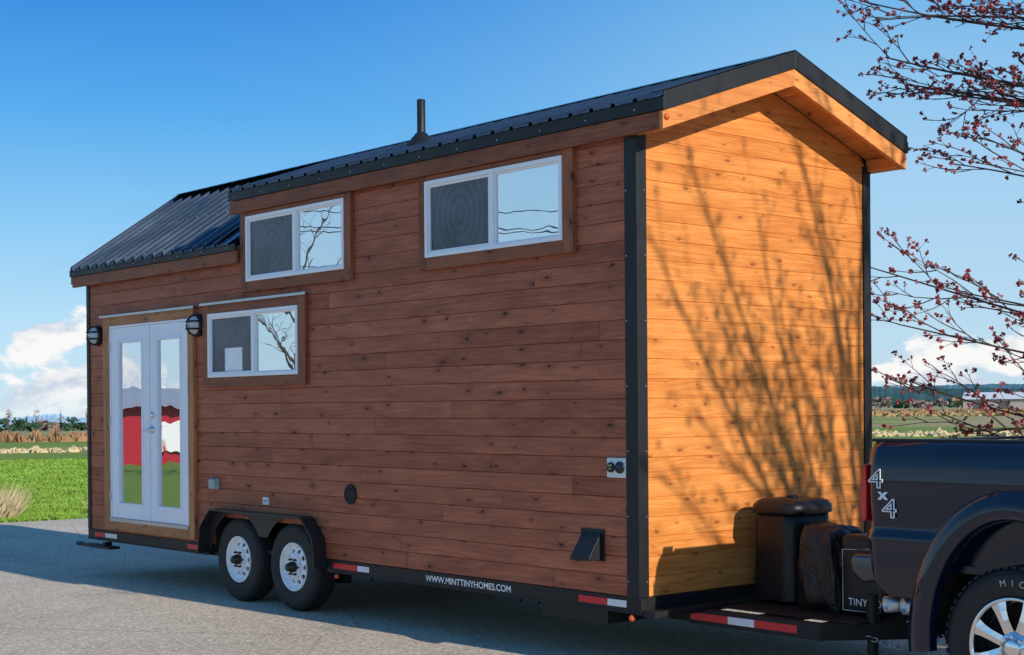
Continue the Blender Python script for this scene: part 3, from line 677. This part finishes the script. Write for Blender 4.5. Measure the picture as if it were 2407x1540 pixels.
def flare(wx,side):
    q=MB(); n=48; vs=[]; prof=[(0,-.03),(.02,.02),(.10,.048),(.3,.058),(.55,.052),(.78,.034),(.92,.014),(1,-.006)]
    for i in range(n+1):
        a=math.radians(-6+ (192)*i/n)
        for f,yo in prof:
            rx=RXI-.015+(.17)*f; rz=RZI-.015+.17*f
            x=wx+rx*math.cos(a); z=WZ+rz*math.sin(a)
            vs.append((x,(TY0-yo) if side>0 else (TY1+yo),z))
    m_=len(prof); q.add(vs,[(i*m_+k,(i+1)*m_+k,(i+1)*m_+k+1,i*m_+k+1) for i in range(n) for k in range(m_-1)],0,.5,True)
    q.obj('wheel_arch_flare',M_truck,TR)
FX=6.45
for wx in (WX,FX): flare(wx,1); flare(wx,-1)
q=MB()
for wx in (WX,FX):
    n=24; vs=[]
    for i in range(n+1):
        a=math.pi*i/n
        for y in (TY0+.01,TY0+.4,TY1-.4,TY1-.01): vs.append((wx+(RXI+.02)*math.cos(a),y,WZ+(RZI+.02)*math.sin(a)))
    q.add(vs,[(i*4,i*4+4,i*4+5,i*4+1) for i in range(n)]+[(i*4+2,i*4+6,i*4+7,i*4+3) for i in range(n)])
q.box((1.75,TY0+.42,.55),(7.4,TY1-.42,.75)); q.cyl((WX,.35,WZ),(0,1,0),.07,.07,1.8,16)
o=q.obj('underbody',M_dark,TR)
q=MB()
for sgn in (1,-1):
    sidepanel(q,3.93,6.0,lambda x:1.50,[],sgn,zb=.55); sidepanel(q,6.0,7.75,lambda x:1.50-.04*(x-6)/1.75,[FX],sgn,zb=.55)
q.prism([(3.93,1.45),(3.98,2.0),(4.1,2.08),(5.5,2.08),(5.65,2.04),(6.3,1.5),(6.3,1.45)],1,TY0+.12,TY1-.12)
q.prism([(6.0,1.40),(7.6,1.36),(7.75,1.25),(7.78,.6),(6.0,.6)],1,TY0+.10,TY1-.10); q.box((3.93,TY0+.03,.6),(6.0,TY1-.03,1.49)); q.box((6.0,TY0+.05,1.38),(7.6,TY1-.05,1.45))
q.obj('cab_body',M_truck,TR,bevel=.02)
for yy in (TY0+.115,TY1-.115):
    for poly in ([(4.05,1.52),(4.08,1.98),(4.85,1.99),(4.85,1.52)],[(4.93,1.52),(4.93,1.99),(5.55,1.98),(6.05,1.55),(6.05,1.52)]):
        q=MB(); q.prism(poly,1,yy-.004,yy+.004); q.obj('window',M_tglass,TR)
q=MB(); q.add([(6.28,TY0+.16,1.53),(6.28,TY1-.16,1.53),(5.70,TY1-.2,2.02),(5.70,TY0+.2,2.02)],[(0,1,2,3)]); q.obj('windscreen',M_tglass,TR)
onebox('window',(3.925,TY0+.3,1.6),(3.94,TY1-.3,1.95),M_tglass,TR)
onebox('bumper',(7.70,TY0+.02,.55),(7.90,TY1-.02,.80),M_chrome,TR,.03)
q=MB(); q.prism([(1.44,.74),(1.43,.80),(1.46,.845),(1.60,.85),(1.66,.80),(1.63,.70),(1.52,.68)],1,TY0+.03,TY1-.03); q.obj('bumper',M_dchrome,TR,bevel=.025,seg=4)
q=MB(); q.box((1.45,TY0+.08,.851),(1.58,TY1-.08,.865)); q.box((1.5,RY-.06,.42),(1.75,RY+.06,.56)); q.box((1.55,.6,.52),(1.7,1.9,.63)); q.obj('hitch_receiver',M_plastic,TR)
for yy,s in ((TY0,1),(TY1,-1)):
    q=MB(); pf=[(1.528,1.03),(1.508,1.10),(1.514,1.25),(1.534,1.37),(1.556,1.36),(1.560,1.20),(1.556,1.05)]
    q.prism(pf,1,yy+.025*s,yy+.12*s); q.obj('tail_light',M_tl,TR,bevel=.010)
for cx_ in (1.70,1.82):
    q=MB(); q.lathe((cx_,.50,.56),(-.55,-.83,-.02),[(.038,0),(.047,.0),(.047,.16),(.041,.16),(.039,.02)],28); q.obj('exhaust_tip',M_steel,TR,recalc=False)
for s_,p,sz in (('4',(1.600,TY0-.0085,1.235),.150),('x',(1.668,TY0-.0085,1.172),.085),('4',(1.690,TY0-.0065,1.070),.150)):
    text(s_,sz,p,M_text,'four_by_four_decal',TR,outline=True,scx=1.3)
def truck_wheel(cx,cy,side):
    c=Vector((cx,cy,WZ)); e=empty('wheel',c,parent=TR); ax=(0,-side,0)
    q=MB(); R_=.42
    q.lathe(c,ax,[(.255,-.26),(.36,-.27),(.40,-.255),(R_,-.22),(R_,-.06),(.408,-.02),(.385,-.002),(.38,.003),(.34,.006),(.335,.002),(.285,-.004),(.262,-.02),(.255,-.26)],80)
    for i in range(56):
        a=2*math.pi*i/56
        for t0,t1,sh in ((-.255,-.15,0),(-.13,-.025,.03)):
            vs=[]
            for rr in (R_-.004,R_+.008):
                for (an,tt) in ((a-.035+sh,t0),(a+.035+sh,t0),(a+.035+sh,t1),(a-.035+sh,t1)): vs.append(c+Vector((rr*math.cos(an),side*-tt,rr*math.sin(an))))
            q.add(vs,[(4,5,6,7),(0,1,5,4),(1,2,6,5),(2,3,7,6),(3,0,4,7)])
    q.obj('tyre',M_rub,e,recalc=True)
    q=MB(); q.lathe(c,ax,[(.256,-.2),(.256,-.03),(.268,-.006),(.266,.0),(.251,-.002),(.246,-.03),(.236,-.2)],64)
    for k in range(8):
        th=2*math.pi*(k+.5)/8
        d=Vector((math.cos(th),0,math.sin(th))); p=Vector((-math.sin(th),0,math.cos(th))); o_=Vector((0,-side,0))
        vs=[]
        for rr,w_,dp in ((.07,.034,-.012),(.15,.034,-.004),(.20,.040,-.006),(.252,.056,-.012)):
            for s_,dd in ((-1,dp-.045),(-.85,dp),(0,dp+.006),(.85,dp),(1,dp-.045)): vs.append(c+d*rr+p*w_*s_+o_*dd)
        q.add(vs,[(5*i+j,5*i+5+j,5*i+6+j,5*i+1+j) for i in range(3) for j in range(4)])
    q.lathe(c,ax,[(.10,-.04),(.095,-.015),(.075,.002),(.05,.004),(.048,.018),(.04,.024),(0,.024)],40)
    for k in range(8):
        th=2*math.pi*k/8; q.cyl(c+Vector((.062*math.cos(th),0,.062*math.sin(th))),ax,.010,.009,.02,8)
    q.obj('rim',M_chrome,e)
    q=MB(); q.cyl(c+Vector((0,side*.14,0)),ax,.235,.235,.01,40); q.obj('brake_disc',M_dark,e)
    if side>0 and cx<4:
        q=MB()
        for i,ch in enumerate('MICHELIN'):
            me=textmesh(ch,.05); an=math.radians(100-9.5*i); o_=c+Vector((math.cos(an)*.345,-.0075,math.sin(an)*.345)); ex=Vector((math.sin(an),0,-math.cos(an))); ez=Vector((math.cos(an),0,math.sin(an)))
            w_=max(v.co.x for v in me.vertices)/2
            q.add([o_+ex*(v.co.x-w_)+ez*(v.co.y-.018)+Vector((0,-v.co.z,0)) for v in me.vertices],[tuple(p.vertices) for p in me.polygons])
        o=q.obj('tyre_lettering',M_letter,e)
for x in (WX,FX): truck_wheel(x,TY0,1); truck_wheel(x,TY1,-1)
CHN=empty('safety_chain',(1.5,.9,.2),'sagging steel safety chain between trailer tongue and truck','chain')
q=MB()
for i in range(16):
    f=i/15; p=Vector((1.25+.5*f,.70+.3*f,.30-.5*f*(1-f)+.15*f)); q2=[]
    for k in range(11):
        a=2*math.pi*k/10; l=Vector((math.cos(a)*.024,0,math.sin(a)*.013)) if i%2 else Vector((math.cos(a)*.024,math.sin(a)*.013,0)); q2.append(p+l)
    q.tube(q2,[.0045]*11,5)
q.obj('chain_links',M_steel,CHN)
# ------------------------------------------------------------------ trees
M_bark=simple('maple_bark',(.065,.042,.038),.85,0,.3,12,bump=.4)
M_bud=simple('red_maple_bud',(.26,.025,.03),.6,0,.4,9)
TET=[(1,0,-.5),(-.5,.87,-.5),(-.5,-.87,-.5),(0,0,1)]; TF=[(0,1,3),(1,2,3),(2,0,3),(0,2,1)]
def rv():
    while 1:
        v=Vector((random.uniform(-1,1),random.uniform(-1,1),random.uniform(-1,1)))
        if .05<v.length<1: return v.normalized()
ROT=[Euler((random.uniform(0,6),random.uniform(0,6),random.uniform(0,6))).to_matrix() for _ in range(40)]
def cluster(qb,p,k=5,s=.0145):
    for _ in range(k):
        c=p+rv()*random.uniform(.3,1)*.022; r_=s*random.uniform(.6,1.25); R=random.choice(ROT)
        qb.add([c+R@Vector(o_)*r_ for o_ in TET],TF)
def limb(q,qb,p0,p1,r0,level,sag=0,bud=1.0,dens=1.0):
    L=(p1-p0).length; n=max(3,int(L/.22)) if level<2 else 4
    off=rv()*L*.06; pts=[];wob=rv()*.02*L
    for i in range(n+1):
        f=i/n; p=p0.lerp(p1,f)+off*math.sin(math.pi*f)+Vector((0,0,-sag*math.sin(math.pi*f)))+wob*math.sin(f*9+level)*.5*f
        pts.append(p)
    rad=[r0*(1-.85*i/n)+.0015 for i in range(n+1)]
    q.tube(pts,rad,6 if level==0 else 4)
    if level<3:
        step={0:.24,1:.15,2:.095}[level]/dens; x=step*(2.2 if level==0 else 1); side=random.choice((-1,1))
        while x<L:
            f=x/L; k=min(n-1,int(f*n)); p=pts[k].lerp(pts[k+1],f*n-k); d=(pts[k+1]-pts[k]).normalized()
            pr=d.cross(Vector((0,0,1)));  pr=pr.normalized() if pr.length>.1 else rv()
            side=-side
            dv_=(d*random.uniform(.7,1.1)+pr*side*random.uniform(.2,.8)+Vector((0,0,random.uniform(-.3,.6)))+rv()*.25).normalized()
            ln={0:random.uniform(.6,1.5)*(1-.55*f),1:random.uniform(.22,.55)*(1-.4*f),2:random.uniform(.05,.13)}[level]
            if level==2:
                p2=p+dv_*ln; q.tube([p,p2],[.0026,.0018],3)
                if random.random()<bud: cluster(qb,p2,random.randint(4,7))
                if random.random()<bud*.35: cluster(qb,p.lerp(p2,.5),3)
            else: limb(q,qb,p,p+dv_*ln,min(.012,max(.0035,rad[k]*.5)),level+1,0,bud,dens)
            x+=step*random.uniform(.7,1.3)
        if level==2 and bud>0: cluster(qb,pts[-1],5)
def tree(base,h,targets,label,seed,bud=1.0,dens=1.0,r0=.16,lr=.03):
    random.seed(seed)
    e=empty('maple_tree',base,label,'tree'); qb=MB(); base=Vector(base)
    pts=[base+Vector((.12*math.sin(i*.9)*i/8,.1*math.cos(i*1.3)*i/8,h*i/12)) for i in range(13)]
    qt=MB(); qt.tube(pts,[r0*(1.3 if i==0 else 1)*(1-.85*i/12)+.001 for i in range(13)],14)
    q=MB()
    for (z0,tp,sag) in targets:
        f=z0/h*12; k=min(11,int(f)); p=pts[k].lerp(pts[k+1],f-k)
        limb(q,qb,p,Vector(tp),lr*random.uniform(.8,1.2),0,sag,bud,dens)
    qt.obj('trunk',M_bark,e,recalc=False); o=q.obj('branches',M_bark,e,recalc=False)
    if qb.v: o=qb.obj('buds',M_bud,e,recalc=False); o['kind']='stuff'
    return e
tgtB=[(3.6,(-1.15,3.95,5.25),.0),(3.4,(-1.0,3.95,5.0),.0),(3.3,(-.95,4.05,4.72),.1),(3.2,(-.9,4.3,4.5),.1),(3.0,(-.7,4.2,4.40),.15),(4.0,(-.9,4.2,5.6),-.1),(4.2,(-.5,4.7,5.3),-.1),(2.7,(-.05,4.1,3.9),.15),(2.6,(-.33,4.08,3.70),.35),(3.8,(0.0,4.6,5.0),.0),(3.5,(-.1,4.4,4.3),.1),
 (2.2,(-.80,3.62,2.85),.35),(2.0,(-.40,3.45,2.35),.4),(1.8,(-.40,3.6,1.90),.35),(1.7,(-.2,3.7,1.65),.3),(1.9,(-.1,3.9,2.6),.3),(1.6,(-.05,4.1,1.5),.2),
 (4.5,(2.5,6.5,7.0),0),(4.8,(5.5,4.2,7.5),0),(3.5,(6.5,5.2,5),0),(4.0,(4.4,8,5.5),0),(5.6,(3.6,5.1,8.2),0)]
tree((4.2,5.5,0),7.2,tgtB,'leafless maple with red spring buds beside the tiny house',11,.9,1.0)
tgtA=[(2.6,(6.6,.5,5.9),-.1),(2.4,(6.4,.9,6.3),-.1),(2.3,(6.8,1.2,5.6),-.1),(2.2,(6.5,1.5,5.0),-.1),(3.0,(6.2,1.9,6.6),-.1),(3.2,(6.6,2.3,6.2),0),(2.1,(6.3,2.0,4.3),0),(2.9,(6.4,1.6,5.9),0),(2.5,(6.2,1.1,5.2),-.1),(3.0,(6.3,2.2,5.2),0),(3.4,(6.9,.9,4.9),0),(3.6,(7,3.6,7),0),(4,(6.3,3.2,7.6),0),(1.7,(6.6,.6,4.3),-.2),(2.0,(6.4,1.5,3.9),0),(2.4,(6.5,2.2,4.6),0),(2.7,(6.4,1.8,5.3),0)]
tree((6.6,2.85,0),6.5,tgtA,'leafless maple with red spring buds beside the truck',23,.6,.8,.09,.035)
bx,by=-26.0,-14.2
tgtC=[(1.2+.28*i,(bx+2.2*math.cos(i*2.4)*(1-.03*i),by+2.2*math.sin(i*2.4)*(1-.03*i),2.8+.33*i),-.1) for i in range(14)]
tree((bx,by,0),6.2,tgtC,'bare tree standing across the yard from the tiny house',31,0,.7,.14,.04)
# utility poles and wires across the yard (seen reflected in the windows)
M_pole=simple('weathered_pole_wood',(.16,.12,.09),.85,0,.2,3)
ends=[(-46,-14),(-16,-42),(14,-70)]
for i,(px,py) in enumerate(ends):
    e=empty('utility_pole',(px,py,0),'weathered wooden utility pole carrying wires beside the yard','utility pole'); e['group']='utility poles beside the yard'
    q=MB(); q.cyl((px,py,-.2),(0,0,1),.15,.10,9.7,12); q.obj('pole_shaft',M_pole,e)
    q=MB(); q.box((px-.75,py-.06,8.75),(px+.75,py+.06,8.87)); q.obj('crossarm',M_pole,e)
    if i<2:
        qx,qy=ends[i+1]
        for dx,zz0 in ((-.7,8.9),(0,9.5),(.7,8.9),(0,7.6)):
            q=MB(); q.tube([Vector((px+(qx-px)*k/16+dx,py+(qy-py)*k/16,zz0-4*1.1*(k/16)*(1-k/16))) for k in range(17)],[.018]*17,4); q.obj('wire',M_dark,e)
# ------------------------------------------------------------------ far vegetation and buildings
def leafy(name,base,h,w,mat,nf=160,label='distant tree on the far edge of the field',cat='tree',grp=None,fs=.16):
    e=empty(name,base,label,cat); base=Vector(base)
    if grp: e['group']=grp
    q=MB(); q.tube([base,base+Vector((0,0,h*.7))],[h*.03,h*.01],6)
    for k in range(5):
        a=random.uniform(0,6.3); z=h*random.uniform(.25,.6); q.tube([base+Vector((0,0,z)),base+Vector((math.cos(a)*w*.35,math.sin(a)*w*.35,z+h*.2))],[h*.014,h*.004],4)
    q.obj('trunk',M_bark,e)
    q=MB(); cl=[Vector((random.gauss(0,.22)*w,random.gauss(0,.22)*w,h*random.uniform(.25,.9))) for _ in range(9)]
    for i in range(nf):
        c=base+random.choice(cl)+Vector((random.gauss(0,.14)*w,random.gauss(0,.14)*w,random.gauss(0,.09)*h)); n=rv(); a=n.orthogonal().normalized(); b_=n.cross(a); s=fs*w*random.uniform(.4,1)
        q.add([c+a*s,c+b_*s*.7,c-a*s,c-b_*s*.7],[(0,1,2,3)])
    q.obj('crown',mat,e,recalc=False)
M_ft=simple('far_green_foliage',(.05,.10,.06),.9,0,.4,.3,spec=.05); M_fb=simple('far_bare_twigs',(.24,.19,.17),.9,0,.3,.3,spec=.05); M_fd=simple('rust_shrub',(.34,.20,.11),.9,0,.35,.3,spec=.05)
random.seed(5)
for i in range(16):
    a=155+3.4*i/15+random.uniform(-.1,.1); d=random.uniform(420,560)
    if i%4==0: leafy('poplar_tree',polar(a,d),random.uniform(6,8),1.8,M_fb,120,'tall narrow bare poplar at the field edge','tree','trees along the far field edge')
    else: leafy('field_tree',polar(a,d),random.uniform(2.2,4.4),random.uniform(4,7),random.choice((M_ft,M_ft,M_fb)),160,'small distant tree at the field edge','tree','trees along the far field edge')
for i in range(14):
    a=119.5+6.5*i/14+random.uniform(-.15,.15); d=random.uniform(600,900)
    leafy('field_tree',polar(a,d),random.uniform(3,6),random.uniform(6,12),random.choice((M_ft,M_fb,M_fd)),140,'small distant tree across the fields','tree','trees across the fields')
def band(name,a0,a1,dist,h,mat,n,depth=8,wd=.25):
    q=MB()
    for i in range(n):
        a=random.uniform(a0,a1); d=dist+random.uniform(0,depth); p=polar(a,d,-.03); hh=h*random.uniform(.5,1.1)*(.6+.9*mnoise.noise(Vector((a*3,dist,0))))
        if hh<.08*h: continue
        an=random.uniform(0,3.14); w_=wd*random.uniform(.5,1.3)
        dx=Vector((math.cos(an)*w_,math.sin(an)*w_,0)); tip=p+Vector((random.uniform(-.2,.2)*hh,random.uniform(-.2,.2)*hh,hh)); q.add([p-dx,p+dx,tip],[(0,1,2)],0,random.random())
    o=q.obj(name,mat,recalc=False); o['kind']='stuff'; o['label']='strip of dry tall grass across the field'; o['category']='grass'
M_reed=simple('dry_reed',(.42,.30,.15),.9,0,.35,.5,spec=.05); M_reed2=simple('pale_straw',(.56,.46,.28),.9,0,.25,1,spec=.05)
band('reed_bed',154,159.5,150,1.2,M_fd,4500,40,.4); band('dry_grass',154,159.5,88,.40,M_reed2,1300,5,.25); band('dry_grass',117,127.5,230,.8,M_reed,4000,40,.6); band('dry_grass',117,127.5,330,1.1,M_fd,2500,60,1.0); band('dry_grass',117,127.5,85,.3,M_reed2,1800,10,.25)
m=simple('grass_blades',(.19,.32,.05),.8,0,.4,1.2,spec=.1)
q=MB(); random.seed(3)
for i in range(30000):
    a=random.uniform(154,159.3); d=24.2+ (random.random()**1.8)*45; p=polar(a,d,-.03)
    if p.x>-16.1: continue
    hh=random.uniform(.03,.08); an=random.uniform(0,3.14); w_=.010+d*.0004; dx=Vector((math.cos(an)*w_,math.sin(an)*w_,0)); q.add([p-dx,p+dx,p+Vector((random.uniform(-.05,.05),random.uniform(-.05,.05),hh))],[(0,1,2)])
o=q.obj('grass',m,recalc=False); o['kind']='stuff'; o['label']='bright green spring grass beyond the asphalt'; o['category']='grass'
def tuft(c,rad,n,h):
    q=MB()
    for i in range(n):
        an=random.uniform(0,6.3); rr=rad*math.sqrt(random.random()); p=Vector((c[0]+rr*math.cos(an),c[1]+rr*math.sin(an),-.03)); b_=random.uniform(0,3.14); dx=Vector((math.cos(b_)*.012,math.sin(b_)*.012,0))
        tip=p+Vector((math.cos(an)*h*.5*rr/rad+random.uniform(-.1,.1),math.sin(an)*h*.5*rr/rad+random.uniform(-.1,.1),h*random.uniform(.5,1))); q.add([p-dx,p+dx,tip],[(0,1,2)])
    o=q.obj('dry_grass',M_reed2,recalc=False); o['kind']='stuff'; o['label']='pale dry grass tuft at the asphalt edge'; o['category']='grass'
tuft((-17.3,2.15),.85,1500,.6); tuft((-16.6,4.45),.35,300,.3)
BN=empty('barn',polar(120.9,520),'long low white-roofed farm building across the fields','barn'); p=polar(120.9,520)
M_bw=simple('barn_wall',(.45,.38,.36),.8); M_br=simple('barn_roof',(.62,.64,.66),.5)
def obox(q,c,ang,l,w,z0,z1,gable=0,m=0,mr=1):
    ca,sa=math.cos(ang),math.sin(ang)
    def P(u,v,z): return (c.x+u*ca-v*sa,c.y+u*sa+v*ca,z)
    vs=[P(s*l/2,tv*w/2,z) for z in (z0,z1) for s,tv in ((-1,-1),(1,-1),(1,1),(-1,1))]+[P(-l/2,0,z1+gable),P(l/2,0,z1+gable)]
    q.add(vs,[(0,1,5,4),(1,2,6,5),(2,3,7,6),(3,0,4,7),(4,8,7),(5,6,9)],m)
    e_=.06*w
    q.add([P(-l/2-.3,-w/2-e_,z1-.1),P(l/2+.3,-w/2-e_,z1-.1),P(l/2+.3,0,z1+gable+.05),P(-l/2-.3,0,z1+gable+.05),P(-l/2-.3,w/2+e_,z1-.1),P(l/2+.3,w/2+e_,z1-.1)],[(0,1,2,3),(3,2,5,4)],mr)
q=MB(); obox(q,p,math.radians(25),26,12,0,3.4,2.2); q.obj('barn_shell',[M_bw,M_br],BN)
M_bd=simple('barn_door_paint',(.12,.12,.13),.7)
for k in range(3):
    ca,sa=math.cos(math.radians(25)),math.sin(math.radians(25)); cc_=p+Vector(((-8+k*8)*ca+6.05*sa,(-8+k*8)*sa-6.05*ca,0))
    q=MB(); obox(q,cc_,math.radians(25),3,.2,0,2.4,0,0,0); q.obj('barn_door',M_bd,BN)
RB=empty('red_barn',(-52,-24,0),'red metal-clad farm building beyond the yard','barn')
rb=Vector((-52,-24,0)); an=math.radians(65); ca,sa=math.cos(an),math.sin(an)
q=MB(); obox(q,rb,an,26,10,-1,1.9,.7); q.obj('barn_shell',[simple('red_cladding',(.36,.015,.03),.5),simple('grey_roof',(.35,.36,.38),.5)],RB)
for k,(w_,mm) in enumerate(((2.2,M_wht),(2.6,M_bd),(2.0,M_wht))):
    u=-7+6.5*k; cc_=rb+Vector((u*ca+5.1*sa,u*sa-5.1*ca,0)); q=MB(); obox(q,cc_,an,w_,.2,.1,1.2,0,0,0); q.obj('barn_door',mm,RB)
print('objs',len(bpy.data.objects))
